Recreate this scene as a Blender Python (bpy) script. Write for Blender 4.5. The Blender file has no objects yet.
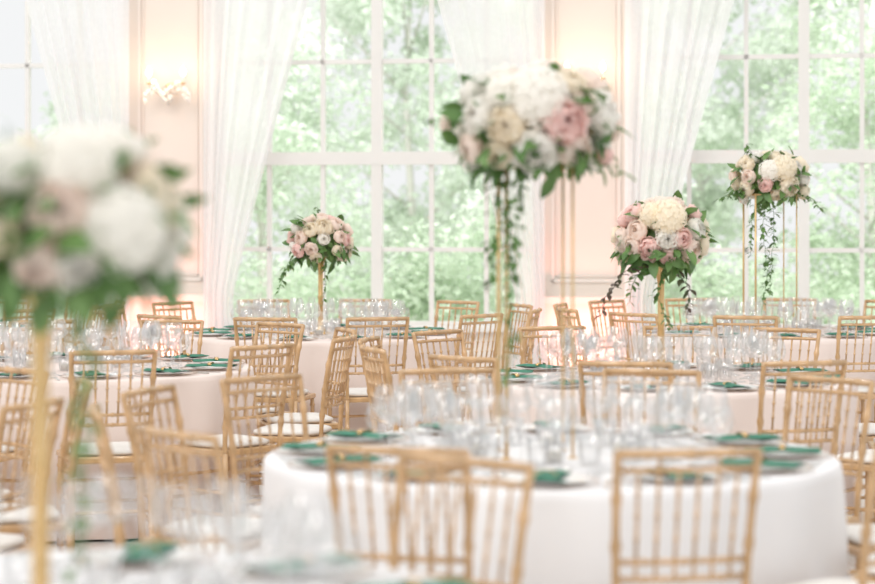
import bpy, math, random
from math import sin, cos, pi, radians, sqrt
from mathutils import Vector, Matrix
random.seed(7)
scene = bpy.context.scene
COL = scene.collection
F = 875*85/36.0
H = 1.5
scene.view_settings.view_transform = 'Standard'
scene.view_settings.look = 'None'
scene.view_settings.exposure = 0.0

# ------------------------------------------------------------ materials
def mat(name, col, rough=0.5, metallic=0.0, col2=None, nscale=8.0, transl=0.0, transp=0.0, spec=0.5, bump=0.0, emis=0.0, detail=3.0):
    m = bpy.data.materials.new(name); m.use_nodes = True
    nt = m.node_tree; N = nt.nodes; L = nt.links
    b = N['Principled BSDF']; out = N['Material Output']
    b.inputs['Roughness'].default_value = rough
    b.inputs['Metallic'].default_value = metallic
    b.inputs['Specular IOR Level'].default_value = spec
    c2 = col2 if col2 else tuple(c*0.9 for c in col)
    tc = N.new('ShaderNodeTexCoord'); no = N.new('ShaderNodeTexNoise'); ra = N.new('ShaderNodeValToRGB')
    no.inputs['Scale'].default_value = nscale; no.inputs['Detail'].default_value = detail
    L.new(tc.outputs['Object'], no.inputs['Vector'])
    L.new(no.outputs['Fac'], ra.inputs['Fac'])
    ra.color_ramp.elements[0].position = 0.35; ra.color_ramp.elements[1].position = 0.65
    ra.color_ramp.elements[0].color = (*col, 1); ra.color_ramp.elements[1].color = (*c2, 1)
    L.new(ra.outputs['Color'], b.inputs['Base Color'])
    if bump > 0:
        bp = N.new('ShaderNodeBump'); bp.inputs['Strength'].default_value = bump
        L.new(no.outputs['Fac'], bp.inputs['Height']); L.new(bp.outputs['Normal'], b.inputs['Normal'])
    if emis > 0:
        L.new(ra.outputs['Color'], b.inputs['Emission Color']); b.inputs['Emission Strength'].default_value = emis
    last = b.outputs[0]
    if transl > 0:
        t = N.new('ShaderNodeBsdfTranslucent'); L.new(ra.outputs['Color'], t.inputs['Color'])
        mx = N.new('ShaderNodeMixShader'); mx.inputs[0].default_value = transl
        L.new(last, mx.inputs[1]); L.new(t.outputs[0], mx.inputs[2]); last = mx.outputs[0]
    if transp > 0:
        t = N.new('ShaderNodeBsdfTransparent')
        mx = N.new('ShaderNodeMixShader'); mx.inputs[0].default_value = transp
        L.new(last, mx.inputs[1]); L.new(t.outputs[0], mx.inputs[2]); last = mx.outputs[0]
    L.new(last, out.inputs['Surface'])
    return m

def glassmat(name, lo=0.08, hi=0.75, tint=(1, 1, 1), rough=0.03, edge=(1, 1, 1), blend=0.35):
    m = bpy.data.materials.new(name); m.use_nodes = True
    nt = m.node_tree; N = nt.nodes; L = nt.links
    N.remove(N['Principled BSDF']); out = N['Material Output']
    lw = N.new('ShaderNodeLayerWeight'); lw.inputs['Blend'].default_value = blend
    mr = N.new('ShaderNodeMapRange'); mr.inputs['To Min'].default_value = lo; mr.inputs['To Max'].default_value = hi
    L.new(lw.outputs['Facing'], mr.inputs['Value'])
    mc = N.new('ShaderNodeMixRGB'); mc.inputs[1].default_value = (*tint, 1); mc.inputs[2].default_value = (*edge, 1)
    L.new(lw.outputs['Facing'], mc.inputs[0])
    tr = N.new('ShaderNodeBsdfTransparent'); L.new(mc.outputs[0], tr.inputs['Color'])
    gl = N.new('ShaderNodeBsdfGlossy'); gl.inputs['Roughness'].default_value = rough; gl.inputs['Color'].default_value = (1.0, 1.0, 1.0, 1)
    mx = N.new('ShaderNodeMixShader')
    L.new(mr.outputs[0], mx.inputs[0]); L.new(tr.outputs[0], mx.inputs[1]); L.new(gl.outputs[0], mx.inputs[2])
    L.new(mx.outputs[0], out.inputs['Surface'])
    return m

M_chair = mat('gold_chair_lacquer', (0.63, 0.39, 0.195), 0.2, 0, (0.47, 0.285, 0.13), 16, spec=1.0)
M_cush = mat('ivory_cushion_fabric', (0.80, 0.77, 0.73), 0.9, 0, (0.74, 0.71, 0.67), 30)
M_clothw = mat('white_linen', (0.82, 0.80, 0.80), 0.85, 0, (0.78, 0.77, 0.78), 3)
M_clothp = mat('blush_linen', (0.79, 0.68, 0.63), 0.85, 0, (0.76, 0.65, 0.60), 3)
M_wood = mat('table_plywood', (0.4, 0.28, 0.18), 0.7)
M_glass = glassmat('clear_glass', 0.11, 0.85, (1.0, 1.0, 1.0), 0.045, (0.66, 0.65, 0.64), 0.20)
M_pane = glassmat('window_pane_glass', 0.01, 0.05, rough=0.15)
M_charger = glassmat('charger_glass', 0.1, 0.3, (0.99, 0.98, 0.97))
M_rim = mat('bronze_rim', (0.38, 0.23, 0.14), 0.3, 0.4)
M_plate = mat('white_porcelain', (0.88, 0.88, 0.87), 0.2)
M_green = mat('emerald_napkin', (0.035, 0.165, 0.105), 0.8, 0, (0.055, 0.22, 0.145), 20)
M_gold = mat('brushed_gold', (0.78, 0.54, 0.26), 0.25, 0.7, (0.68, 0.45, 0.2), 20)
M_goldp = mat('pale_gold_post', (0.70, 0.48, 0.23), 0.3, 0.3, (0.62, 0.42, 0.19), 20)
M_silver = mat('silver', (0.8, 0.8, 0.79), 0.2, 0.8)
M_wax = mat('candle_wax', (0.9, 0.87, 0.8), 0.6, transl=0.3)
M_white = mat('white_petals', (1.0, 0.985, 0.95), 0.8, 0, (0.99, 0.96, 0.91), 20, transl=0.55, spec=0.15)
M_cream = mat('cream_petals', (1.0, 0.95, 0.84), 0.8, 0, (0.99, 0.91, 0.78), 20, transl=0.55, spec=0.15)
M_blush = mat('blush_petals', (1.0, 0.88, 0.81), 0.8, 0, (1.0, 0.93, 0.87), 20, transl=0.55, spec=0.15)
M_pink = mat('pink_petals', (1.0, 0.77, 0.73), 0.8, 0, (1.0, 0.86, 0.82), 20, transl=0.55, spec=0.15)
M_leaf = mat('deep_green_leaves', (0.075, 0.17, 0.045), 0.45, 0, (0.17, 0.30, 0.09), 9, transl=0.3)
M_vine = mat('vine_leaves', (0.12, 0.24, 0.08), 0.5, 0, (0.20, 0.34, 0.13), 9, transl=0.35)
M_dark = mat('burgundy_leaves', (0.13, 0.07, 0.06), 0.5, 0, (0.07, 0.11, 0.05), 9, transl=0.2)
M_wall = mat('warm_plaster', (0.75, 0.67, 0.60), 0.7, 0, (0.73, 0.65, 0.58), 2)
M_trim = mat('painted_trim', (0.78, 0.70, 0.64), 0.5, 0, (0.76, 0.68, 0.62), 2)
M_frame = mat('white_window_frame', (0.74, 0.72, 0.69), 0.5, 0, (0.72, 0.70, 0.67), 3)
M_curt = mat('sheer_voile', (0.90, 0.89, 0.895), 0.9, 0, (0.87, 0.86, 0.865), 30, transl=0.38, transp=0.20, spec=0.0)
M_tleaf = mat('tree_leaves', (0.64, 0.73, 0.60), 0.7, 0, (0.87, 0.91, 0.85), 1.4, transl=0.5, spec=0.1)  # near-white mix paints outdoor haze and bright highlights into the leaves
M_tleaf2 = mat('hedge_leaves', (0.54, 0.65, 0.49), 0.7, 0, (0.77, 0.84, 0.73), 1.4, transl=0.5, spec=0.1)  # same haze painted into the hedge colour
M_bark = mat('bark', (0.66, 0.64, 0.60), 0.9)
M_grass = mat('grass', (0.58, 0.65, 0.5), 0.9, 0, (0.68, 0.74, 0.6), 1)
M_bulb = mat('glowing_bulb', (1.0, 0.84, 0.62), 0.5, 0, (1.0, 0.86, 0.66), 5, emis=6)
M_cryst = glassmat('crystal', 0.3, 0.85, (0.98, 0.95, 0.9), 0.1, (0.62, 0.52, 0.42))
M_black = mat('black_plastic', (0.03, 0.03, 0.03), 0.5)

M_floor = bpy.data.materials.new('pale_floor'); M_floor.use_nodes = True
nt = M_floor.node_tree; N = nt.nodes; L = nt.links; b = N['Principled BSDF']
tc = N.new('ShaderNodeTexCoord'); br = N.new('ShaderNodeTexBrick'); no = N.new('ShaderNodeTexNoise'); mx = N.new('ShaderNodeMixRGB')
br.inputs['Scale'].default_value = 1.0; br.inputs['Brick Width'].default_value = 0.9; br.inputs['Row Height'].default_value = 0.9
br.inputs['Mortar Size'].default_value = 0.004; br.offset = 0
br.inputs['Color1'].default_value = (0.86, 0.84, 0.81, 1); br.inputs['Color2'].default_value = (0.83, 0.81, 0.78, 1); br.inputs['Mortar'].default_value = (0.68, 0.66, 0.63, 1)
L.new(tc.outputs['Object'], br.inputs['Vector']); L.new(tc.outputs['Object'], no.inputs['Vector'])
mx.blend_type = 'MULTIPLY'; mx.inputs[0].default_value = 0.08
L.new(br.outputs['Color'], mx.inputs[1]); L.new(no.outputs['Color'], mx.inputs[2]); L.new(mx.outputs[0], b.inputs['Base Color'])
b.inputs['Roughness'].default_value = 0.25

# ------------------------------------------------------------ geometry helpers
class Geo:
    def __init__(s): s.v = []; s.f = []; s.m = []
    def add(s, vs, fs, mi=0, M=None):
        o = len(s.v)
        if M is not None: vs = [M @ Vector(v) for v in vs]
        s.v.extend([tuple(v) for v in vs])
        s.f.extend([tuple(i+o for i in f) for f in fs]); s.m.extend([mi]*len(fs))
    def box(s, x0, x1, y0, y1, z0, z1, mi=0, M=None):
        vs = [(x, y, z) for x in (x0, x1) for y in (y0, y1) for z in (z0, z1)]
        s.add(vs, [(0,1,3,2),(4,6,7,5),(0,4,5,1),(2,3,7,6),(0,2,6,4),(1,5,7,3)], mi, M)
    def lathe(s, prof, seg=24, mi=0, M=None):
        vs = []; fs = []
        for r, z in prof:
            for i in range(seg):
                a = 2*pi*i/seg; vs.append((r*cos(a), r*sin(a), z))
        for j in range(len(prof)-1):
            for i in range(seg):
                k = (i+1) % seg
                fs.append((j*seg+i, j*seg+k, (j+1)*seg+k, (j+1)*seg+i))
        s.add(vs, fs, mi, M)
    def tube(s, pts, rad, seg=8, mi=0, cap=True, M=None):
        pts = [Vector(p) for p in pts]; n = len(pts)
        if not isinstance(rad, (list, tuple)): rad = [rad]*n
        vs = []; fs = []
        for i, p in enumerate(pts):
            d = (pts[min(i+1, n-1)]-pts[max(i-1, 0)]).normalized()
            up = Vector((0, 0, 1)) if abs(d.z) < 0.9 else Vector((0, 1, 0))
            a = d.cross(up).normalized(); c = a.cross(d)
            for k in range(seg):
                t = 2*pi*k/seg; vs.append(p+(a*cos(t)+c*sin(t))*rad[i])
        for i in range(n-1):
            for k in range(seg):
                l = (k+1) % seg; fs.append((i*seg+k, i*seg+l, (i+1)*seg+l, (i+1)*seg+k))
        if cap: fs.append(tuple(range(seg))[::-1]); fs.append(tuple((n-1)*seg+k for k in range(seg)))
        s.add(vs, fs, mi, M)
    def mesh(s, name, mats, smooth=True):
        me = bpy.data.meshes.new(name); me.from_pydata(s.v, [], s.f)
        for m in mats: me.materials.append(m)
        me.polygons.foreach_set('material_index', s.m)
        me.polygons.foreach_set('use_smooth', [smooth]*len(s.f)); me.update()
        return me

def obj(name, me, loc=(0, 0, 0), rot=(0, 0, 0), parent=None, link=True):
    o = bpy.data.objects.new(name, me); o.location = loc; o.rotation_euler = rot
    if parent: o.parent = parent
    if link: COL.objects.link(o)
    return o
def tag(o, label, cat, group=None, kind=None):
    o['label'] = label; o['category'] = cat
    if group: o['group'] = group
    if kind: o['kind'] = kind
    return o
def dup(t, loc, rz=0.0, parent=None, scale=1.0):
    c = t.copy(); c.location = loc; c.rotation_euler = (0, 0, rz); c.scale = (scale,)*3
    if parent: c.parent = parent
    COL.objects.link(c)
    for ch in TCH.get(t, []):
        k = ch.copy(); k.parent = c; COL.objects.link(k)
    return c
TCH = {}
TEMPL = []
def px(x, y, z):
    return 437.5+F*x/y, 220+F*(H-z)/y

# ------------------------------------------------------------ chair template
def bamboo(p0, p1, r, rings, n=14, bow=None):
    p0 = Vector(p0); p1 = Vector(p1); pts = []; rad = []
    ts = sorted(set([0, 0.25, 0.5, 0.75, 1]+[t+d for t in rings for d in (-0.022, -0.012, 0, 0.012, 0.022)]))
    ts = [t for t in ts if 0 <= t <= 1]
    for t in ts:
        p = p0.lerp(p1, t)
        if bow: p += Vector(bow)*(4*t*(1-t))
        pts.append(p); near = min([abs(t-q) for q in rings]+[1])
        rad.append(r*(1.35 if near < 0.006 else 1.22 if near < 0.015 else 1.0))
    return pts, rad

def make_chair():
    root = bpy.data.objects.new('chiavari_chair', None); root.empty_display_size = 0.2
    tag(root, "gold chiavari chair with white seat cushion at a round banquet table", "chair", "gold chairs around the banquet tables")
    ch = []
    def part(nm, g, mats, sm=True):
        o = bpy.data.objects.new(nm, g.mesh(nm, mats, sm)); ch.append(o); return o
    g = Geo()
    z0, z1 = 0.415, 0.445
    f = [(-0.20, 0.19), (0.20, 0.19), (0.18, -0.19), (-0.18, -0.19)]
    def off(s): return [(x*s, y*s) for x, y in f]
    vs = [(x, y, z0) for x, y in off(0.97)]+[(x, y, z0+0.006) for x, y in f]+[(x, y, z1-0.006) for x, y in f]+[(x, y, z1) for x, y in off(0.97)]
    fs = [(3, 2, 1, 0), (12, 13, 14, 15)]
    for l in range(3):
        for i in range(4):
            k = (i+1) % 4; fs.append((l*4+i, l*4+k, l*4+4+k, l*4+4+i))
    g.add(vs, fs); part('seat', g, [M_chair], False)
    g = Geo(); n = 32; vs = []; fs = []
    lay = [(0.86, 0.4452), (0.96, 0.449), (1.0, 0.458), (0.98, 0.468), (0.88, 0.475), (0.6, 0.479), (0.0, 0.480)]
    for s, z in lay:
        for i in range(n):
            a = 2*pi*i/n; ca, sa = cos(a), sin(a)
            k = (abs(ca)**6+abs(sa)**6)**(-1/6.0)
            w = 0.172+0.012*sa*k
            vs.append((w*s*k*ca, 0.172*s*k*sa, z))
    for j in range(len(lay)-1):
        for i in range(n):
            k = (i+1) % n; fs.append((j*n+i, j*n+k, (j+1)*n+k, (j+1)*n+i))
    g.add(vs, fs); part('cushion', g, [M_cush])
    for sx in (-1, 1):
        g = Geo(); p, r = bamboo((sx*0.188, 0.178, 0), (sx*0.182, 0.172, 0.416), 0.0125, [0.3, 0.62, 0.9])
        r[0] = 0.010; g.tube(p, r); part('leg', g, [M_chair])
        g = Geo(); p, r = bamboo((sx*0.178, -0.225, 0), (sx*0.168, -0.192, 0.43), 0.0125, [0.3, 0.62])
        r[0] = 0.010; g.tube(p, r); part('leg', g, [M_chair])
    g = Geo()
    def bx(t): return 0.168+0.017*t
    def by(t): return -0.192-0.012*t-0.058*t*t
    def bz(t): return 0.43+0.49*t
    for sx in (-1, 1):
        pts = []; rad = []
        for i in range(41):
            t = i/40; pts.append((sx*bx(t), by(t), bz(t)))
            d = min(abs(t-q) for q in (0.25, 0.5, 0.75))
            rad.append(0.0160 if d < 0.004 else 0.0135 if d < 0.03 else 0.0112)
        g.tube(pts, rad)
    def rail(z, r, bow=0.02):
        t = (z-0.43)/0.49; p, q = bamboo((-bx(t), by(t), z), (bx(t), by(t), z), r, [0.2, 0.5, 0.8], bow=(0, -bow, 0)); g.tube(p, q)
    rail(0.914, 0.0120); rail(0.872, 0.0078); rail(0.635, 0.0078); rail(0.590, 0.0078)
    for i in range(1, 7):
        u = i/7.0
        def P(z):
            t = (z-0.43)/0.49; return (-bx(t)+2*bx(t)*u, by(t)-0.02*4*u*(1-u), z)
        p, q = bamboo(P(0.635), P(0.872), 0.0050, [0.25, 0.5, 0.75]); q = [k*(1.25 if k > 0.0055 else 1) for k in q]; g.tube(p, q, 6)
        if i in (2, 5):
            g.tube([P(0.872), P(0.908)], 0.0052, 6)
        g.tube([P(0.590), P(0.635)], 0.0050, 6)
    part('backrest', g, [M_chair])
    for sx in (-1, 1):
        g = Geo()
        for z in (0.15, 0.25):
            p, q = bamboo((sx*0.185, 0.176, z), (sx*0.174, -0.208, z), 0.0085, [0.5]); g.tube(p, q, 6)
        part('stretcher', g, [M_chair])
    g = Geo()
    for z in (0.20, 0.30):
        p, q = bamboo((-0.184, 0.175, z), (0.184, 0.175, z), 0.0085, [0.33, 0.66]); g.tube(p, q, 6)
    part('stretcher', g, [M_chair])
    g = Geo(); p, q = bamboo((-0.172, -0.208, 0.2), (0.172, -0.208, 0.2), 0.0085, [0.5]); g.tube(p, q, 6)
    part('stretcher', g, [M_chair])
    TCH[root] = ch; TEMPL.append(root); TEMPL.extend(ch)
    return root
T_chair = make_chair()

# ------------------------------------------------------------ tableware templates
def templ(name, me, label, cat, group):
    o = bpy.data.objects.new(name, me); tag(o, label, cat, group); TEMPL.append(o); TCH[o] = []; return o
def lathe_t(name, prof, mats, label, cat, group, seg=24, S=1.0):
    g = Geo(); g.lathe([(r*S, z*S) for r, z in prof], seg); return templ(name, g.mesh(name, mats), label, cat, group)
T_wine = lathe_t('wine_glass', [(0.0, 0.0), (0.036, 0.0), (0.036, 0.002), (0.012, 0.006), (0.0045, 0.015), (0.0036, 0.100), (0.009, 0.108), (0.029, 0.117), (0.043, 0.132), (0.0480, 0.150), (0.0465, 0.170), (0.040, 0.192), (0.034, 0.208)],
    [M_glass], "clear stemmed wine glass on the table", "glass", "stemmed wine glasses", S=1.06)
T_gob = lathe_t('water_goblet', [(0.0, 0.0), (0.036, 0.0), (0.036, 0.002), (0.012, 0.006), (0.006, 0.015), (0.0045, 0.072), (0.012, 0.079), (0.036, 0.092), (0.046, 0.112), (0.044, 0.138), (0.036, 0.165)],
    [M_glass], "clear short-stemmed water goblet on the table", "glass", "water goblets", S=1.04)
T_flute = lathe_t('champagne_flute', [(0.0, 0.0), (0.032, 0.0), (0.032, 0.002), (0.010, 0.006), (0.0045, 0.015), (0.0036, 0.10), (0.010, 0.112), (0.022, 0.132), (0.0265, 0.158), (0.025, 0.19), (0.021, 0.225)],
    [M_glass], "tall slender clear champagne flute on the table", "glass", "champagne flutes")
T_tumb = lathe_t('tumbler', [(0.0, 0.0), (0.030, 0.0), (0.034, 0.004), (0.037, 0.05), (0.040, 0.10), (0.0385, 0.10), (0.0355, 0.05), (0.031, 0.012), (0.0, 0.010)],
    [M_glass], "short clear water tumbler on the table", "glass", "water tumblers", S=0.9)
g = Geo(); g.lathe([(0.0, 0.001), (0.09, 0.001), (0.10, 0.004), (0.150, 0.009)], 36, 0); g.lathe([(0.149, 0.008), (0.151, 0.0105), (0.154, 0.010), (0.153, 0.0085), (0.149, 0.008)], 36, 1)
T_charger = templ('charger_plate', g.mesh('charger_plate', [M_charger, M_rim]), "glass charger plate with bronze rim on table linen", "plate", "charger plates")
T_plate = lathe_t('dinner_plate', [(0.0, 0.004), (0.075, 0.004), (0.082, 0.007), (0.122, 0.015), (0.124, 0.0165), (0.121, 0.017), (0.082, 0.010), (0.0, 0.0075)],
    [M_plate], "round white porcelain dinner plate on a charger", "plate", "white dinner plates", 36)
g = Geo(); nu, nv = 15, 9; vs = []; fs = []
for lay_i in range(2):
    o = len(vs)
    for i in range(nu):
        t = -1+2*i/(nu-1); w = 0.026+0.040*abs(t)**0.8
        for j in range(nv):
            s = -1+2*j/(nv-1)
            z = 0.0185+(0.013*(1-s*s)*(0.9-0.35*abs(t))+0.002*sin(j*2.2+i))*(1 if lay_i else 0.02)
            vs.append((w*s, t*0.120, max(z, 0.0180)))
    for i in range(nu-1):
        for j in range(nv-1):
            a = o+i*nv+j; fs.append((a, a+1, a+nv+1, a+nv))
g.add(vs, fs)
T_nap = templ('napkin', g.mesh('napkin', [M_green]), "emerald green folded napkin in a gold ring on a plate", "napkin", "emerald napkins on the plates")
g = Geo()
g.lathe([(0.024, -0.009), (0.026, -0.010), (0.027, 0), (0.026, 0.010), (0.024, 0.009), (0.0245, 0), (0.024, -0.009)], 20, 0, Matrix.Translation((0, 0, 0.0285)) @ Matrix.Rotation(pi/2, 4, 'X') @ Matrix.Diagonal((1.1, 0.38, 1, 1)))
ring = bpy.data.objects.new('napkin_ring', g.mesh('napkin_ring', [M_gold])); ring['label'] = 'gold napkin ring'; TCH[T_nap] = [ring]; TEMPL.append(ring)
g = Geo(); g.box(-0.006, 0.006, -0.10, 0.02, 0.001, 0.004)
g.add([(-0.006, 0.02, 0.001), (0.006, 0.02, 0.001), (0.012, 0.045, 0.003), (-0.012, 0.045, 0.003)], [(0, 1, 2, 3)])
for k in (-0.010, -0.0033, 0.0033, 0.010): g.box(k-0.0017, k+0.0017, 0.043, 0.095, 0.002, 0.004)
T_fork = templ('fork', g.mesh('fork', [M_silver], False), "silver dinner fork beside a charger plate", "fork", "silver forks")
g = Geo(); g.box(-0.006, 0.006, -0.10, 0.0, 0.001, 0.006)
g.add([(-0.006, 0, 0.002), (0.006, 0, 0.002), (0.010, 0.03, 0.002), (0.010, 0.08, 0.002), (0, 0.115, 0.002), (-0.006, 0.09, 0.002)], [(0, 1, 2, 3, 4, 5)])
T_knife = templ('knife', g.mesh('knife', [M_silver], False), "silver table knife beside a charger plate", "knife", "silver knives")
g = Geo(); g.lathe([(0.0, 0.001), (0.028, 0.001), (0.034, 0.02), (0.036, 0.065), (0.034, 0.065), (0.032, 0.02), (0.026, 0.006), (0.0, 0.006)], 20)
T_vot = templ('votive_candle', g.mesh('votive_candle', [M_glass]), "small clear glass votive holder with white candle", "candle", "votive candles")
g = Geo(); g.lathe([(0.0, 0.007), (0.024, 0.007), (0.024, 0.035), (0.0, 0.036)], 16); g.tube([(0, 0, 0.035), (0, 0, 0.043)], 0.001, 5)
cd = bpy.data.objects.new('candle', g.mesh('candle', [M_wax])); TCH[T_vot] = [cd]; TEMPL.append(cd)

# ------------------------------------------------------------ tables
def make_table(cx, cy, seed, cloth, label):
    rnd = random.Random(seed)
    root = bpy.data.objects.new('banquet_table', None); root.location = (cx, cy, 0); COL.objects.link(root)
    tag(root, label, "table", "round banquet tables")
    g = Geo(); g.lathe([(0.0, 0.742), (0.90, 0.742), (0.90, 0.715), (0.0, 0.715)], 48)
    obj('tabletop', g.mesh('tabletop', [M_wood], False), parent=root)
    for k in range(4):
        a = k*pi/2+0.4; g = Geo(); g.tube([(0.55*cos(a), 0.55*sin(a), 0), (0.55*cos(a), 0.55*sin(a), 0.715)], 0.02); obj('leg', g.mesh('leg', [M_wood]), parent=root)
    g = Geo(); n = 300; ph = [rnd.uniform(0, 6.28) for _ in range(5)]
    prof = [(0.0, 0.75, 0), (0.6, 0.75, 0), (0.88, 0.75, 0), (0.903, 0.749, 0), (0.912, 0.742, 0.05), (0.915, 0.72, 0.25), (0.916, 0.66, 0.5), (0.918, 0.55, 0.75), (0.921, 0.40, 0.9), (0.926, 0.22, 1), (0.930, 0.1, 1), (0.932, 0.012, 1)]
    vs = []; fs = []
    for r, z, k in prof:
        for i in range(n):
            a = 2*pi*i/n
            fold = 0.55*sin(17*a+ph[0]+1.4*sin(3*a+ph[1]))+0.45*sin(11*a+ph[2]+sin(2*a+ph[3]))
            rr = r+k*0.028*fold if r > 0 else 0.0
            vs.append((rr*cos(a), rr*sin(a), z))
    for j in range(len(prof)-1):
        for i in range(n):
            q = (i+1) % n; fs.append((j*n+i, j*n+q, (j+1)*n+q, (j+1)*n+i))
    g.add(vs, fs); obj('tablecloth', g.mesh('tablecloth', [cloth]), parent=root)
    return root

def ringpos(cx, cy, a, r, tang=0.0):
    A = radians(a); return (cx-sin(A)*r+cos(A)*tang, cy-cos(A)*r-sin(A)*tang)

def chairs(cx, cy, angs, R=1.165):
    for item in angs:
        a, r, tw = (item if isinstance(item, tuple) else (item, R, 0))
        x, y = ringpos(cx, cy, a, r); u, _ = px(x, y, 0.7)
        if y < 1.5 or u < -70 or u > 960: continue
        dup(T_chair, (x, y, 0), -radians(a+tw))

def settings(cx, cy, a0, n=12, cutlery=True, extra=False):
    Z = 0.7505
    for i in range(n):
        a = a0+i*360.0/n; rz = -radians(a)
        def put(t, r, tang, dz=0, rot=0):
            x, y = ringpos(cx, cy, a, r, tang); u, v = px(x, y, 0.85)
            if y < 1.2 or u < -25 or u > 900 or v > 600: return
            dup(t, (x, y, Z+dz), rz+rot)
        j = lambda s=0.004: random.uniform(-s, s)
        put(T_charger, 0.735, 0); put(T_plate, 0.735, 0, 0.001); put(T_nap, 0.735, 0, 0.001, random.uniform(-0.15, 0.15))
        put(T_wine, 0.520+j(), 0.016+j()); put(T_gob, 0.530+j(), 0.126+j()); put(T_flute, 0.450+j(), -0.074+j()); put(T_wine, 0.402+j(), 0.043+j())
        put(T_tumb, 0.308+j(0.003), -0.03+j(0.003))
        if cutlery: put(T_fork, 0.745, -0.172); put(T_knife, 0.745, 0.172)

TB = {
 1: (0.36, 6.6), 2: (1.06, 9.8), 3: (-0.77, 13.6), 4: (-1.85, 10.5), 5: (-0.73, 3.8), 6: (2.22, 13.8), 7: (-3.65, 14.4), 8: (-2.64, 7.0)}
for k, (x, y) in TB.items():
    w = k in (1, 5)
    make_table(x, y, k, M_clothw if w else M_clothp, "round banquet table with floor-length white linen" if w else "round banquet table with floor-length blush linen")
chairs(*TB[1], [19, 49, 79, 109, 135, 167, 199, 229, -101, -71, -41, -11])
chairs(*TB[2], [12, 42, 72, 102, 132, 162, -170, -146, -114, -82, -50, -18])
chairs(*TB[3], [10, 40, 70, 100, 130, 160, 190, 220, 250, 280, -47, -17])
chairs(*TB[4], [-17, -47, -77, -107, -137, -167, 163, 133, 103, 73, 43, 13])
chairs(*TB[5], [-146])
chairs(*TB[6], [15, 45, 75, 105, 135, 165, 195, 225, 255, -75, -45, -15])
chairs(*TB[7], [-15, -45, -75, -105, -135, -165])
chairs(*TB[8], [-72, -106, -134])
settings(*TB[1], 4); settings(*TB[2], 12); settings(*TB[3], 10, cutlery=False); settings(*TB[4], 13)
settings(*TB[5], 7); settings(*TB[6], 0, cutlery=False); settings(*TB[7], 15, cutlery=False)
for k in (1, 2, 3, 4, 6):
    for a in (0, 90, 180, 270):
        x, y = ringpos(*TB[k], a, 0.225); dup(T_vot, (x, y, 0.7505))

# ------------------------------------------------------------ flowers
def bloom_mesh(name, m, layers, seed, ruffle=0.05):
    rnd = random.Random(seed); g = Geo()
    for (R, fe, n) in layers:
        a0 = rnd.uniform(0, 6.28)
        for p in range(n):
            az0 = a0+2*pi*p/n+rnd.uniform(-0.15, 0.15); hw = pi/n*1.5; Rr = R*rnd.uniform(0.94, 1.05); fe2 = fe+rnd.uniform(-8, 8)
            nu, nv = 6, 6; vs = []; fs = []; ph = rnd.uniform(0, 6)
            for i in range(nv+1):
                v = i/nv
                for j in range(nu+1):
                    u = -1+2*j/nu
                    wv = (0.35+0.65*sin(min(v*1.7, 1.57)))*(1 if v < 0.99 else 0.82)
                    vv = v*(1-0.13*u*u*v)
                    phi = radians(-80+vv*(fe2+80)); rr = Rr*(1+ruffle*sin(u*5+ph)*v*v+0.10*v*v*v*(1 if fe < 45 else -0.2))
                    az = az0+u*hw*wv
                    vs.append((rr*cos(phi)*cos(az), rr*cos(phi)*sin(az), rr*sin(phi)*0.85))
            for i in range(nv):
                for j in range(nu):
                    a = i*(nu+1)+j; fs.append((a, a+1, a+nu+2, a+nu+1))
            g.add(vs, fs)
    return g.mesh(name, [m])
PEO = [(1.02, 8, 6), (0.93, 28, 7), (0.86, 42, 7), (0.77, 54, 7), (0.66, 62, 6), (0.54, 70, 5), (0.40, 74, 4)]
ROS = [(1.0, 20, 5), (0.90, 40, 5), (0.76, 54, 5), (0.58, 62, 4), (0.38, 68, 3)]
BUD = [(0.9, 55, 4), (0.75, 66, 4), (0.55, 74, 3)]
BM = {}
for nm, m in (('white', M_white), ('cream', M_cream), ('blush', M_blush), ('pink', M_pink)):
    BM['p_'+nm] = ('peony_bloom', bloom_mesh(nm+'_peony', m, PEO, len(nm), 0.13), nm+' peony bloom')
    BM['r_'+nm] = ('rose_bloom', bloom_mesh(nm+'_rose', m, ROS, len(nm)+3, 0.06), nm+' rose bloom')
    BM['b_'+nm] = ('rose_bud', bloom_mesh(nm+'_bud', m, BUD, len(nm)+9, 0.03), nm+' closed bud')
def hydr(name, m, seed):
    rnd = random.Random(seed); g = Geo()
    n = 130
    for i in range(n):
        z = 1-2*(i+0.5)/n*0.80; r = sqrt(max(0, 1-z*z)); a = i*2.39996
        d = Vector((r*cos(a), r*sin(a), z)); d = (d+Vector([rnd.uniform(-0.06, 0.06) for _ in range(3)])).normalized()
        q = d.to_track_quat('Z', 'Y').to_matrix().to_4x4()
        M = Matrix.Translation(d*rnd.uniform(0.86, 1.0)) @ q @ Matrix.Rotation(rnd.uniform(0, 6), 4, 'Z') @ Matrix.Rotation(rnd.uniform(-0.4, 0.4), 4, 'X')
        s = rnd.uniform(0.15, 0.2)
        for k in range(4):
            R = Matrix.Rotation(k*pi/2, 4, 'Z')
            g.add([(0, 0, 0), (s*0.6, -s*0.48, 0.03), (s*1.05, 0, 0.045), (s*0.6, s*0.48, 0.03)], [(0, 1, 2, 3)], 0, M @ R)
    prof = [(0.80*cos(t), 0.80*sin(t)) for t in [radians(x) for x in range(-60, 91, 15)]]
    g.lathe([(max(r, 0), z) for r, z in prof], 16)
    return g.mesh(name, [m])
BM['h_white'] = ('hydrangea_bloom', hydr('white_hydrangea', M_white, 1), 'white hydrangea head')
BM['h_cream'] = ('hydrangea_bloom', hydr('cream_hydrangea', M_cream, 2), 'cream hydrangea head')

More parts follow.
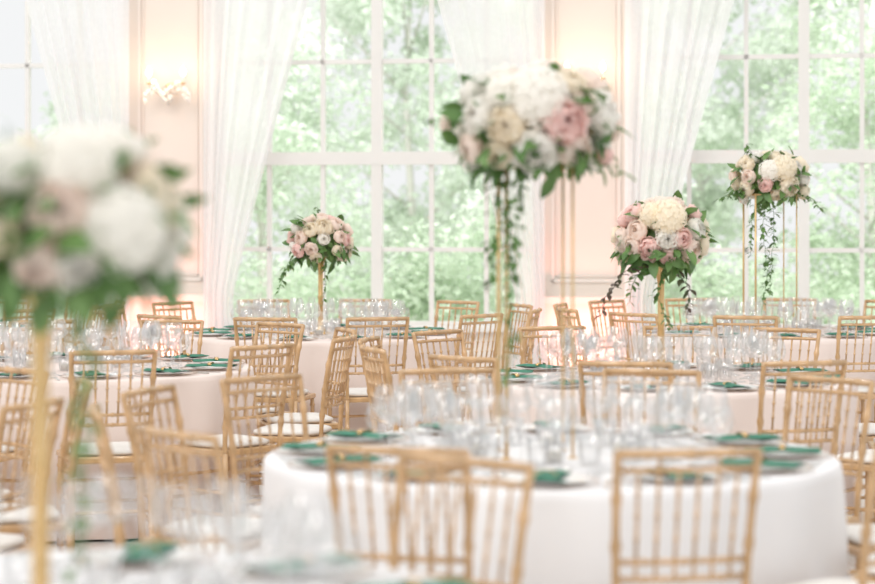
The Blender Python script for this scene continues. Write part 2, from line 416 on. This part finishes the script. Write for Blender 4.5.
def leaf(g, p, d, n, Ln, W, mi=0, droop=0.25):
    d = Vector(d).normalized(); n = Vector(n); s = d.cross(n)
    if s.length < 1e-3: s = d.cross(Vector((0.3, 0.5, 0.8)))
    s.normalize(); n = s.cross(d).normalized(); p = Vector(p)
    ws = [0.05, 0.75, 1.0, 0.7, 0.0]; vs = []; fs = []
    for i, w in enumerate(ws):
        t = i/4; c = p+d*(Ln*t)-n*(droop*Ln*t*t)
        vs += [c+s*(W*w*0.5)+n*(0.12*W*w), c, c-s*(W*w*0.5)+n*(0.12*W*w)]
    for i in range(4):
        a = i*3; fs += [(a, a+1, a+4, a+3), (a+1, a+2, a+5, a+4)]
    g.add(vs, fs, mi)

def vine(g, pts, r, rnd, lsz=0.05, dens=0.022, mi=0, si=1, per=2):
    pts = [Vector(p) for p in pts]
    out = []
    for a, b_ in zip(pts[:-1], pts[1:]):
        k = max(2, int((b_-a).length/dens))
        for i in range(k): out.append(a.lerp(b_, i/k)+Vector([rnd.uniform(-0.006, 0.006) for _ in range(3)]))
    out.append(pts[-1])
    g.tube(out, 0.0018, 5, si)
    for i, p in enumerate(out):
        for q in range(per):
            a = rnd.uniform(0, 6.28); d = Vector((cos(a), sin(a), rnd.uniform(-0.9, 0.3)))
            L_ = lsz*rnd.uniform(0.6, 1.2)*(1-0.35*i/len(out)); leaf(g, p, d, (0, 0, 1), L_, L_*0.48, mi)

def arrangement(tb, zc, rx, rz, kind, explicit, fill, seed, label, vines=(), leafscale=1.0, off=(0, 0), nleaf=110, bsize=0.062, gap=0.74, vper=2, low=0.4, post=0.14, base=(0, 0), rotp=8, zmin=-0.95, lk=0.88):
    rnd = random.Random(seed)
    bx_, by_ = TB[tb]
    root = bpy.data.objects.new('floral_centerpiece', None); root.location = (bx_+base[0], by_+base[1], 0.7505); COL.objects.link(root)
    tag(root, label, "flower arrangement", "floral centerpieces")
    zc = zc-0.7505; C = Vector((off[0], off[1], zc)); bot = zc-rz*0.55
    g = Geo()
    if kind == 'tall':
        s = post; R = Matrix.Rotation(radians(rotp), 4, 'Z'); pr = 0.0068
        for sx in (-1, 1):
            for sy in (-1, 1):
                g.tube([R @ Vector((sx*s, sy*s, 0)), R @ Vector((sx*s, sy*s, bot+0.02))], pr if sx < 0 else 0.0045, 8)
                g.lathe([(0.0, 0.0), (0.016, 0.0), (0.016, 0.003), (0.005, 0.006)], 12, 0, Matrix.Translation(R @ Vector((sx*s, sy*s, 0))))
        for z in (bot+0.012,):
            for q in range(4):
                A = R @ Matrix.Rotation(q*pi/2, 4, 'Z'); g.tube([A @ Vector((-s, -s, z)), A @ Vector((s, -s, z))], 0.0045, 8)
        g.box(-s, s, -s, s, bot+0.012, bot+0.018, 0, R)
        g.lathe([(0.0, bot+0.018), (0.07, bot+0.018), (0.10, bot+0.07), (0.0, bot+0.07)], 24)
    else:
        g.lathe([(0.0, 0.0), (0.075, 0.0), (0.075, 0.008), (0.04, 0.016), (0.022, 0.04), (0.017, 0.08), (0.0155, bot*0.45), (0.020, bot*0.47), (0.0155, bot*0.49), (0.016, bot*0.8), (0.026, bot*0.93), (0.05, bot+0.01), (0.055, bot+0.05), (0.0, bot+0.05)], 28)
    st = obj('stand', g.mesh('stand', [M_goldp if kind == 'tall' else M_gold]), parent=root); st['label'] = 'four-post gold stand' if kind == 'tall' else 'slim gold pedestal stand'
    placed = []
    def bloom(key, n, size, k=1.0):
        nm, me, lb = BM[key]; n = Vector(n).normalized()
        p = C+Vector((n.x*rx, n.y*rx, n.z*rz))*k
        o = obj(nm, me, parent=root); o['label'] = lb
        q = n.to_track_quat('Z', 'Y'); o.rotation_mode = 'QUATERNION'; o.rotation_quaternion = q
        o.scale = (size,)*3; o.location = p; placed.append((p, size))
    for key, dx, dz, size in explicit:
        l = dx*dx+dz*dz
        if l > 1: bloom(key, (dx, -0.15, dz), size, 0.80*sqrt(l))
        else: bloom(key, (dx, -sqrt(max(0.02, 1-l)), dz), size, 0.84)
    N_ = 110
    for i in range(N_):
        z = 1-2*(i+0.5)/N_*0.83; r = sqrt(1-z*z); a = i*2.39996+seed
        n = Vector((r*cos(a), r*sin(a), z)); key = rnd.choice(fill)
        size = bsize*rnd.uniform(0.75, 1.15)*(1.35 if key[0] == 'h' else 1)
        p = C+Vector((n.x*rx, n.y*rx, n.z*rz))*0.84
        if any((p-q).length < (size+s2)*gap for q, s2 in placed): continue
        bloom(key, n, size, rnd.uniform(0.80, 0.94))
    g = Geo(); 
    for i in range(nleaf):
        z = rnd.uniform(-0.7, 0.9) if rnd.random() > low else rnd.uniform(zmin, -0.25); a = rnd.uniform(0, 6.28); r = sqrt(1-z*z)
        n = Vector((r*cos(a), r*sin(a), z)); p = C+Vector((n.x*rx, n.y*rx, n.z*rz))*rnd.uniform(0.6, lk)
        d = (n+Vector([rnd.uniform(-0.9, 0.9) for _ in range(3)])+Vector((0, 0, -0.15))).normalized()
        L_ = rnd.uniform(0.065, 0.115)*leafscale; leaf(g, p, d, n+Vector((0, 0, 0.6)), L_, L_*0.48, 0)
    prof = [(0.62*rx*cos(t), 0.62*rz*sin(t)) for t in [radians(x) for x in range(-90, 91, 15)]]
    g.lathe([(max(r, 0), z) for r, z in prof], 16, 0, Matrix.Translation(C))
    obj('foliage', g.mesh('foliage', [M_leaf, M_leaf]), parent=root)
    for vi in vines:
        g = Geo(); pts, lsz, mm = vi
        vine(g, [C+Vector(p) for p in pts], 0.002, rnd, lsz, 0.02, 0, 0, vper); o = obj('trailing_vine', g.mesh('trailing_vine', [mm]), parent=root)
    return root

arrangement(1, 1.79, 0.285, 0.21, 'tall',
  [('h_white', 0.0, 0.50, 0.10), ('h_white', -0.42, 0.60, 0.060), ('p_pink', 0.36, 0.08, 0.068), ('p_white', -0.02, -0.42, 0.068), ('p_cream', -0.38, 0.0, 0.058),
   ('r_blush', -0.84, -0.36, 0.048), ('r_blush', 0.50, -0.42, 0.052), ('p_white', 0.88, 0.30, 0.066), ('b_blush', -1.25, 0.10, 0.030), ('r_blush', -0.28, 0.98, 0.038), ('b_pink', 1.0, -0.55, 0.036), ('r_blush', 0.62, 0.42, 0.04), ('r_cream', -0.48, -0.5, 0.046)],
  ['p_white', 'p_cream', 'r_cream', 'r_white', 'p_blush', 'p_white'], 11,
  "tall gold-post centerpiece, white hydrangea, pink peonies, trailing greenery",
  vines=[([(-0.08, -0.12, -0.12), (-0.09, -0.14, -0.3), (-0.075, -0.14, -0.5), (-0.085, -0.14, -0.80)], 0.058, M_vine), ([(-0.10, -0.10, -0.12), (-0.13, -0.12, -0.25), (-0.14, -0.13, -0.50)], 0.062, M_leaf),
         ([(-0.05, -0.15, -0.12), (-0.06, -0.16, -0.28), (-0.06, -0.16, -0.42)], 0.058, M_leaf),
         ([(0.1, -0.1, -0.10), (0.25, -0.1, -0.12), (0.31, -0.1, -0.16)], 0.05, M_leaf), ([(-0.15, -0.1, 0.02), (-0.26, -0.08, 0.02), (-0.33, -0.06, 0.03)], 0.05, M_leaf), ([(0.1, -0.12, 0.13), (0.15, -0.20, 0.12), (0.20, -0.21, 0.10)], 0.07, M_leaf)],
  nleaf=150, off=(-0.004, 0.0), leafscale=1.0, gap=0.84, vper=2, low=0.3, post=0.105, base=(-0.048, 0), rotp=5, zmin=-0.85, lk=0.86, bsize=0.056)
arrangement(2, 1.415, 0.23, 0.205, 'short',
  [('h_cream', 0.08, 0.55, 0.09), ('h_cream', -0.3, 0.62, 0.065), ('p_pink', -0.35, -0.30, 0.055), ('r_pink', 0.40, -0.02, 0.05), ('r_blush', 0.66, -0.32, 0.05), ('p_white', 0.05, -0.02, 0.055), ('r_blush', -0.65, 0.2, 0.05), ('r_pink', 0.1, -0.5, 0.045), ('r_white', 0.80, 0.25, 0.05), ('r_blush', -0.75, -0.2, 0.045)],
  ['r_pink', 'r_blush', 'r_cream', 'p_blush', 'r_blush'], 5,
  "gold pedestal centerpiece with cream hydrangea, pink roses, dark drooping foliage",
  vines=[([(-0.08, -0.12, -0.12), (-0.19, -0.1, -0.16), (-0.27, -0.1, -0.28), (-0.29, -0.1, -0.36)], 0.06, M_dark), ([(0.06, -0.12, -0.15), (0.12, -0.12, -0.24), (0.11, -0.12, -0.36)], 0.06, M_dark),
         ([(0.0, -0.12, -0.15), (-0.03, -0.13, -0.27), (0.03, -0.12, -0.42)], 0.05, M_leaf), ([(-0.05, -0.12, -0.12), (-0.14, -0.12, -0.2), (-0.16, -0.12, -0.30)], 0.06, M_leaf)],
  nleaf=120, bsize=0.050, gap=0.8, low=0.3)
arrangement(3, 1.365, 0.22, 0.185, 'short',
  [('p_cream', 0.15, 0.55, 0.06), ('r_cream', -0.3, 0.45, 0.05)],
  ['r_blush', 'r_cream', 'r_blush', 'r_pink', 'r_blush', 'r_white'], 3,
  "dome of blush and cream roses on a slim gold pedestal",
  vines=[([(-0.08, -0.1, -0.1), (-0.20, -0.08, -0.14), (-0.25, -0.08, -0.26)], 0.07, M_leaf), ([(-0.1, -0.1, -0.1), (-0.23, -0.08, -0.18), (-0.27, -0.08, -0.33)], 0.055, M_vine),
         ([(0.02, -0.1, -0.12), (0.04, -0.1, -0.28), (0.02, -0.08, -0.42)], 0.05, M_leaf), ([(0.0, 0.1, 0.12), (-0.02, 0.0, 0.22)], 0.05, M_leaf)],
  nleaf=110, bsize=0.047, gap=0.78, low=0.3)
arrangement(6, 1.765, 0.28, 0.20, 'tall',
  [('h_cream', 0.25, 0.45, 0.09), ('h_white', -0.15, 0.35, 0.075), ('r_pink', -0.28, -0.2, 0.05), ('p_cream', 0.4, -0.25, 0.065), ('r_blush', -0.7, 0.1, 0.05), ('p_cream', -0.75, -0.35, 0.05)],
  ['r_cream', 'p_cream', 'r_blush', 'p_white', 'r_cream'], 8,
  "tall gold-post centerpiece with cream hydrangea, peonies, long trailing vines",
  vines=[([(-0.05, -0.12, -0.12), (-0.07, -0.15, -0.35), (-0.04, -0.15, -0.6), (-0.08, -0.15, -0.9)], 0.06, M_leaf), ([(0.0, -0.12, -0.12), (0.0, -0.15, -0.35), (-0.02, -0.15, -0.75)], 0.06, M_leaf),
         ([(-0.1, -0.1, -0.1), (-0.14, -0.14, -0.25), (-0.15, -0.14, -0.5)], 0.055, M_leaf), ([(-0.1, -0.1, -0.05), (-0.28, -0.1, -0.08), (-0.34, -0.1, -0.12)], 0.08, M_leaf),
         ([(0.1, -0.1, -0.05), (0.26, -0.1, -0.12), (0.33, -0.1, -0.2)], 0.07, M_leaf), ([(-0.1, 0.0, 0.12), (-0.16, 0.0, 0.24)], 0.08, M_leaf)],
  nleaf=120, bsize=0.053, gap=0.8, low=0.3)
arrangement(5, 1.49, 0.22, 0.18, 'short',
  [('h_white', 0.62, -0.05, 0.080), ('h_white', 0.18, 0.70, 0.072), ('p_blush', 0.08, 0.18, 0.050), ('p_blush', -0.14, -0.46, 0.044), ('p_cream', -0.60, -0.02, 0.050), ('p_white', 0.22, -0.46, 0.046), ('h_white', -0.45, 0.65, 0.055)],
  ['p_white', 'p_cream', 'r_blush', 'r_white'], 2,
  "white hydrangea and blush peony centerpiece on a gold pedestal",
  vines=[([(0.02, -0.1, -0.1), (0.05, -0.12, -0.25), (0.04, -0.1, -0.42), (0.02, -0.08, -0.62)], 0.055, M_vine), ([(-0.08, -0.15, 0.06), (-0.06, -0.21, 0.03), (-0.07, -0.21, -0.04)], 0.065, M_leaf), ([(0.02, -0.16, -0.02), (0.08, -0.2, -0.05), (0.11, -0.2, -0.1)], 0.06, M_leaf)],
  nleaf=140, off=(0.055, 0), leafscale=1.0, bsize=0.050, gap=0.92, low=0.35, zmin=-0.85, lk=0.88)

# ------------------------------------------------------------ the room
g = Geo(); g.box(-7, 7, -1.5, 18.6, -0.1, 0.0)
fl = obj('floor', g.mesh('floor', [M_floor], False)); fl['kind'] = 'structure'
TH = radians(9)
MW = Matrix.Translation((-0.53, 17.5, 0)) @ Matrix.Rotation(-TH, 4, 'Z')
PER = 3.58; HWN = 1.41
def wobj(name, g, mats, smooth=False, kind='structure'):
    o = bpy.data.objects.new(name, g.mesh(name, mats, smooth)); o.matrix_world = MW; COL.objects.link(o)
    if kind: o['kind'] = kind
    return o
def tolocal(u, y, z): return MW @ Vector((u, y, z))
g = Geo()
ZS, ZT = 0.56, 4.05
for pc in (-5.37, -1.79, 1.79, 5.37): g.box(pc-0.38, pc+0.38, 0, 0.3, 0, 4.4)
for wc in (-PER, 0, PER): g.box(wc-HWN, wc+HWN, 0.05, 0.3, 0, ZS); g.box(wc-HWN, wc+HWN, 0.05, 0.3, ZT, 4.4)
wobj('wall_back', g, [M_wall])
tn = 1
for pc in (-5.37, -1.79, 1.79, 5.37):
    g = Geo()
    g.box(pc-0.385, pc+0.385, -0.07, -0.002, 0.0, 0.80); g.box(pc-0.40, pc+0.40, -0.10, -0.002, 0.80, 0.86)
    wobj('trim_%d' % tn, g, [M_trim]); tn += 1
    g = Geo()
    for (x0, x1, z0, z1, w, dp) in ((pc-0.29, pc+0.29, 0.98, 3.9, 0.028, 0.015), (pc-0.245, pc+0.245, 1.025, 3.855, 0.010, 0.010)):
        for (a, b_, c, d) in ((x0, x0+w, z0, z1), (x1-w, x1, z0, z1), (x0, x1, z0, z0+w), (x0, x1, z1-w, z1)): g.box(a, b_, -dp, -0.001, c, d)
    wobj('trim_%d' % tn, g, [M_trim]); tn += 1
wn = 1
for wc in (-PER, 0, PER):
    g = Geo()
    g.box(wc-HWN, wc-HWN+0.07, 0.06, 0.16, ZS, ZT); g.box(wc+HWN-0.07, wc+HWN, 0.06, 0.16, ZS, ZT)
    g.box(wc-HWN, wc+HWN, 0.06, 0.16, ZT-0.07, ZT); g.box(wc-HWN, wc+HWN, 0.06, 0.16, ZS, ZS+0.08)
    g.box(wc-HWN, wc+HWN, -0.03, 0.06, ZS+0.001, ZS+0.04)
    g.box(wc-0.045, wc+0.045, 0.06, 0.16, ZS, ZT)
    g.box(wc-HWN, wc+HWN, 0.055, 0.16, 1.97, 2.08)
    for k in (-2, -1, 1, 2): g.box(wc+k*0.47-0.019, wc+k*0.47+0.019, 0.08, 0.13, ZS, ZT)
    for z in (1.25, 2.85, 3.62): g.box(wc-HWN, wc+HWN, 0.08, 0.13, z-0.019, z+0.019)
    g.add([(wc-HWN+0.02, 0.105, ZS+0.02), (wc+HWN-0.02, 0.105, ZS+0.02), (wc+HWN-0.02, 0.105, ZT-0.02), (wc-HWN+0.02, 0.105, ZT-0.02)], [(0, 1, 2, 3)], 1)
    wobj('window_%d' % wn, g, [M_frame, M_pane]); wn += 1
    g = Geo(); g.tube([(wc-1.45, -0.13, 4.02), (wc+1.45, -0.13, 4.02)], 0.014, 10)
    for e in (-1.4, 1.4): g.tube([(wc+e, -0.13, 4.02), (wc+e, 0.05, 4.02)], 0.008, 6)
    o = wobj('curtain_rod', g, [M_gold], True, None); tag(o, "slim curtain rod above a tall window", "curtain rod", "curtain rods")
    for side in (-1, 1):
        g = Geo(); nz, nx = 40, 130; vs = []; fs = []; rnd = random.Random(int(wc*10)+side); phs = [rnd.uniform(0, 6) for _ in range(6)]
        for i in range(nz+1):
            z = 0.02+(4.0-0.02)*i/nz
            if z > 0.85: w = 0.25+0.66*((z-0.85)/2.5)**1.05
            else: w = 0.25+0.06*(0.85-z)
            w = min(w, 1.0+0.05*(z-3.3) if z > 3.3 else w)
            for j in range(nx+1):
                t = j/nx
                u = wc+side*(1.46-w*t)
                amp = 0.013+0.012*(1-min(1, w))
                tt = t+0.05*sin(5*t+phs[1])+0.03*sin(9*t+phs[2])
                y = -0.13+amp*(sin(2*pi*6*tt+phs[0])+0.5*sin(2*pi*10*tt+phs[3]))*(0.65+0.35*sin(4*t+phs[4]))
                vs.append((u, y, z))
        for i in range(nz):
            for j in range(nx):
                a = i*(nx+1)+j; fs.append((a, a+1, a+nx+2, a+nx+1))
        g.add(vs, fs); o = wobj('sheer_curtain', g, [M_curt], True, None)
        tag(o, "white sheer curtain swept aside beside a tall window", "curtain", "white sheer curtains")

# sconces
for pc in (-1.79, 1.79):
    P = tolocal(pc, -0.003, 2.63)
    root = bpy.data.objects.new('wall_sconce', None); root.location = P; root.rotation_euler = (0, 0, -TH); COL.objects.link(root)
    tag(root, "crystal wall sconce with lit candle bulbs on a plaster pilaster", "wall lamp", "crystal wall sconces")
    g = Geo(); g.lathe([(0.0, 0.02), (0.03, 0.018), (0.045, 0.006), (0.05, 0.0), (0.0, 0.0)], 20, 0, Matrix.Rotation(pi/2, 4, 'X'))
    obj('backplate', g.mesh('backplate', [M_gold]), parent=root)
    for k, (ex, ey) in enumerate(((-0.15, -0.12), (0.15, -0.12))):
        g = Geo(); pts = [(ex*t, -0.01+(ey)*t, -0.07*sin(pi*t)+0.03*t) for t in [q/10 for q in range(11)]]
        g.tube(pts, 0.0038, 8); g.lathe([(0.0, 0.028), (0.022, 0.032), (0.026, 0.04), (0.0, 0.038)], 16, 0, Matrix.Translation((ex, ey-0.01, 0)))
        obj('arm', g.mesh('arm', [M_gold]), parent=root)
        g = Geo(); g.tube([(ex, ey-0.01, 0.038), (ex, ey-0.01, 0.10)], 0.010, 10); obj('candle_sleeve', g.mesh('candle_sleeve', [M_wax]), parent=root)
        g = Geo(); g.lathe([(0.0, 0.10), (0.014, 0.102), (0.025, 0.128), (0.018, 0.155), (0.0, 0.185)], 12, 0, Matrix.Translation((ex, ey-0.01, 0))); obj('bulb', g.mesh('bulb', [M_bulb]), parent=root)
        ld = bpy.data.lights.new('sconce_light', 'POINT'); ld.energy = 1.9; ld.color = (1.0, 0.66, 0.42); ld.shadow_soft_size = 0.04
        lo = bpy.data.objects.new('sconce_light', ld); lo.location = tolocal(pc+ex, ey-0.18, 2.80); COL.objects.link(lo)
    g = Geo(); rnd = random.Random(4)
    for q in range(60):
        t = (q % 30)/29; xx = -0.20+0.40*t; zz = -0.03-0.04*cos(t*4*pi)+0.04*rnd.random()-(0.05 if q >= 30 else 0); yy = -0.10-0.06*sin(pi*t)*(0.5 if q >= 30 else 1)
        g.tube([(xx, yy, zz+0.03), (xx, yy, zz), (xx, yy, zz-0.035)], [0.002, 0.010, 0.001], 6)
    for q in range(8):
        a = q*pi/4; g.tube([(0.05*cos(a), -0.06+0.03*sin(a), 0.02), (0.05*cos(a), -0.06+0.03*sin(a), -0.04), (0, -0.06, -0.15)], [0.002, 0.011, 0.003], 6)
    o = obj('crystal_drops', g.mesh('crystal_drops', [M_cryst], False), parent=root); o['kind'] = 'stuff'

for pc in (-1.79, 1.79):
    P = tolocal(pc, -0.42, 0)
    g = Geo(); g.lathe([(0.0, 0.0), (0.07, 0.0), (0.075, 0.02), (0.075, 0.12), (0.068, 0.13), (0.06, 0.12), (0.0, 0.12)], 20)
    o = obj('uplight', g.mesh('uplight', [M_black]), P, (0, 0, 0)); tag(o, "small black floor uplight washing the pilaster pink", "uplight", "floor uplights")
    ld = bpy.data.lights.new('uplight_lamp', 'SPOT'); ld.energy = 80; ld.color = (1.0, 0.27, 0.20); ld.spot_size = radians(100); ld.spot_blend = 1; ld.shadow_soft_size = 0.06
    lo = bpy.data.objects.new('uplight_lamp', ld); lo.location = tolocal(pc, -0.42, 0.16); d = tolocal(pc, 0.0, 0.6)-lo.location
    lo.rotation_mode = 'QUATERNION'; lo.rotation_quaternion = d.to_track_quat('-Z', 'Y'); COL.objects.link(lo)

# ------------------------------------------------------------ outdoors
g = Geo(); g.box(-30, 30, 19.3, 60, -0.35, -0.27); o = obj('lawn', g.mesh('lawn', [M_grass], False)); tag(o, "grass lawn outside the windows", "lawn", kind='stuff')
def leafmass(g, rnd, cl, nl, lsz):
    for i in range(nl):
        c = rnd.choice(cl); d = Vector((rnd.gauss(0, 1), rnd.gauss(0, 1), rnd.gauss(0, 0.8))).normalized()
        p = Vector(c[:3])+d*c[3]*rnd.uniform(0.4, 1.1)
        dd = Vector((rnd.uniform(-1, 1), rnd.uniform(-1, 1), rnd.uniform(-1, 0.3))).normalized(); s = dd.cross(d)
        if s.length < 0.05: continue
        s.normalize(); L_ = lsz*rnd.uniform(0.5, 1.1)
        if p.z-L_ < 0.01: continue
        g.add([p, p+dd*L_*0.5+s*L_*0.25, p+dd*L_, p+dd*L_*0.5-s*L_*0.25], [(0, 1, 2, 3)])
def tree(x, y, r, h, nl, seed, m, lsz=0.22):
    rnd = random.Random(seed)
    root = bpy.data.objects.new('tree', None); root.location = (x, y, -0.262); COL.objects.link(root)
    tag(root, "leafy green tree with painted-in haze, standing outside the windows", "tree", "garden trees")
    g = Geo(); g.tube([(0, 0, 0), (0.0, 0, 0.2), (0.05, 0, h*0.3), (-0.05, 0.05, h*0.6), (0.05, 0, h*0.85)], [0.07, 0.065, 0.055, 0.04, 0.015], 10)
    for q in range(8):
        a = rnd.uniform(0, 6.28); z = h*rnd.uniform(0.2, 0.7); g.tube([(0, 0, z), (r*0.4*cos(a), r*0.4*sin(a), z+h*0.1), (r*0.75*cos(a), r*0.75*sin(a), z+h*0.18)], [0.02, 0.015, 0.006], 6)
    obj('trunk', g.mesh('trunk', [M_bark]), parent=root)
    g = Geo(); cl = []
    for q in range(60):
        a = rnd.uniform(0, 6.28); zz = rnd.uniform(0.12, 1.0); rr = (r-0.4)*sqrt(rnd.random())*sin(pi*min(0.95, max(0.25, zz*0.85)))
        cl.append((rr*cos(a), rr*sin(a), zz*h, rnd.uniform(0.3, 0.6)))
    leafmass(g, rnd, cl, nl, lsz)
    o = obj('foliage', g.mesh('foliage', [m], False), parent=root); o['kind'] = 'stuff'
LS = 0.12
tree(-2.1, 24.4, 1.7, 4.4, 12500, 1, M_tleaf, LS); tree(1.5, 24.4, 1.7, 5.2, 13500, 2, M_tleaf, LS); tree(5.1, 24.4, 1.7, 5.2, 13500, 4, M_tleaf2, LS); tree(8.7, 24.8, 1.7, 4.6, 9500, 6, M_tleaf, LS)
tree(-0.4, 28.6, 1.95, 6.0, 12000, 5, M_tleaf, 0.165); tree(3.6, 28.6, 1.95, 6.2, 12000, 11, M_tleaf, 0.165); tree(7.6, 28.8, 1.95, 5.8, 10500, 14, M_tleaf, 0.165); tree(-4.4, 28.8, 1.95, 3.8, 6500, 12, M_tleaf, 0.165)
rnd = random.Random(20); cl = []
for i in range(110):
    x = rnd.uniform(-5, 8.5); cl.append((x, rnd.uniform(20.9, 21.9), rnd.uniform(0.35, 1.45+0.35*sin(x*1.3)), rnd.uniform(0.3, 0.5)))
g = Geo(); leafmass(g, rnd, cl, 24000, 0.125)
o = obj('hedge', g.mesh('hedge', [M_tleaf2], False), (0, 0, -0.26)); tag(o, "loose green hedge with painted-in haze, growing below the windows", "hedge", kind='stuff')

# ------------------------------------------------------------ light & camera
w = bpy.data.worlds.new('World'); scene.world = w; w.use_nodes = True
bg = w.node_tree.nodes['Background']; bg.inputs['Color'].default_value = (0.98, 0.992, 1.0, 1); bg.inputs['Strength'].default_value = 0.93
sd = bpy.data.lights.new('sun', 'SUN'); sd.energy = 1.05; sd.angle = radians(35); sd.color = (1, 0.975, 0.94)
so = bpy.data.objects.new('sun', sd); so.rotation_euler = (radians(48), 0, radians(-38)); COL.objects.link(so)
ad = bpy.data.lights.new('tree_fill_light', 'AREA'); ad.shape = 'RECTANGLE'; ad.size = 16; ad.size_y = 5; ad.energy = 1500  # unseen fill lamp added to brighten the trees, no real fixture
ao = bpy.data.objects.new('tree_fill_light', ad); ao.location = (1.5, 18.9, 7.5); ao.rotation_euler = (radians(52), 0, 0); COL.objects.link(ao)
for (x, y) in ((-2.5, 5), (1.8, 4.5), (-0.6, 9), (2.8, 9.5), (-3, 12.5), (0.8, 13), (0.2, 3.2), (-1.6, 7.5), (1.9, 7.2)):
    ld = bpy.data.lights.new('added_glint_light', 'POINT'); ld.energy = 44; ld.color = (1, 0.96, 0.90); ld.shadow_soft_size = 0.06  # point lamps added for sparkle on the glassware, not hall fixtures
    lo = bpy.data.objects.new('added_glint_light', ld); lo.location = (x, y, 4.1); COL.objects.link(lo)

cam = bpy.data.cameras.new('camera'); co = bpy.data.objects.new('camera', cam); COL.objects.link(co)
co.location = (0, 0, H); co.rotation_euler = (radians(90), 0, 0)
cam.lens = 85; cam.sensor_width = 36; cam.shift_y = -72/875.0; cam.clip_end = 200
cam.dof.use_dof = True; cam.dof.focus_distance = 11.3; cam.dof.aperture_fstop = 1.9
scene.camera = co
for o in TEMPL:
    bpy.data.objects.remove(o, do_unlink=True)
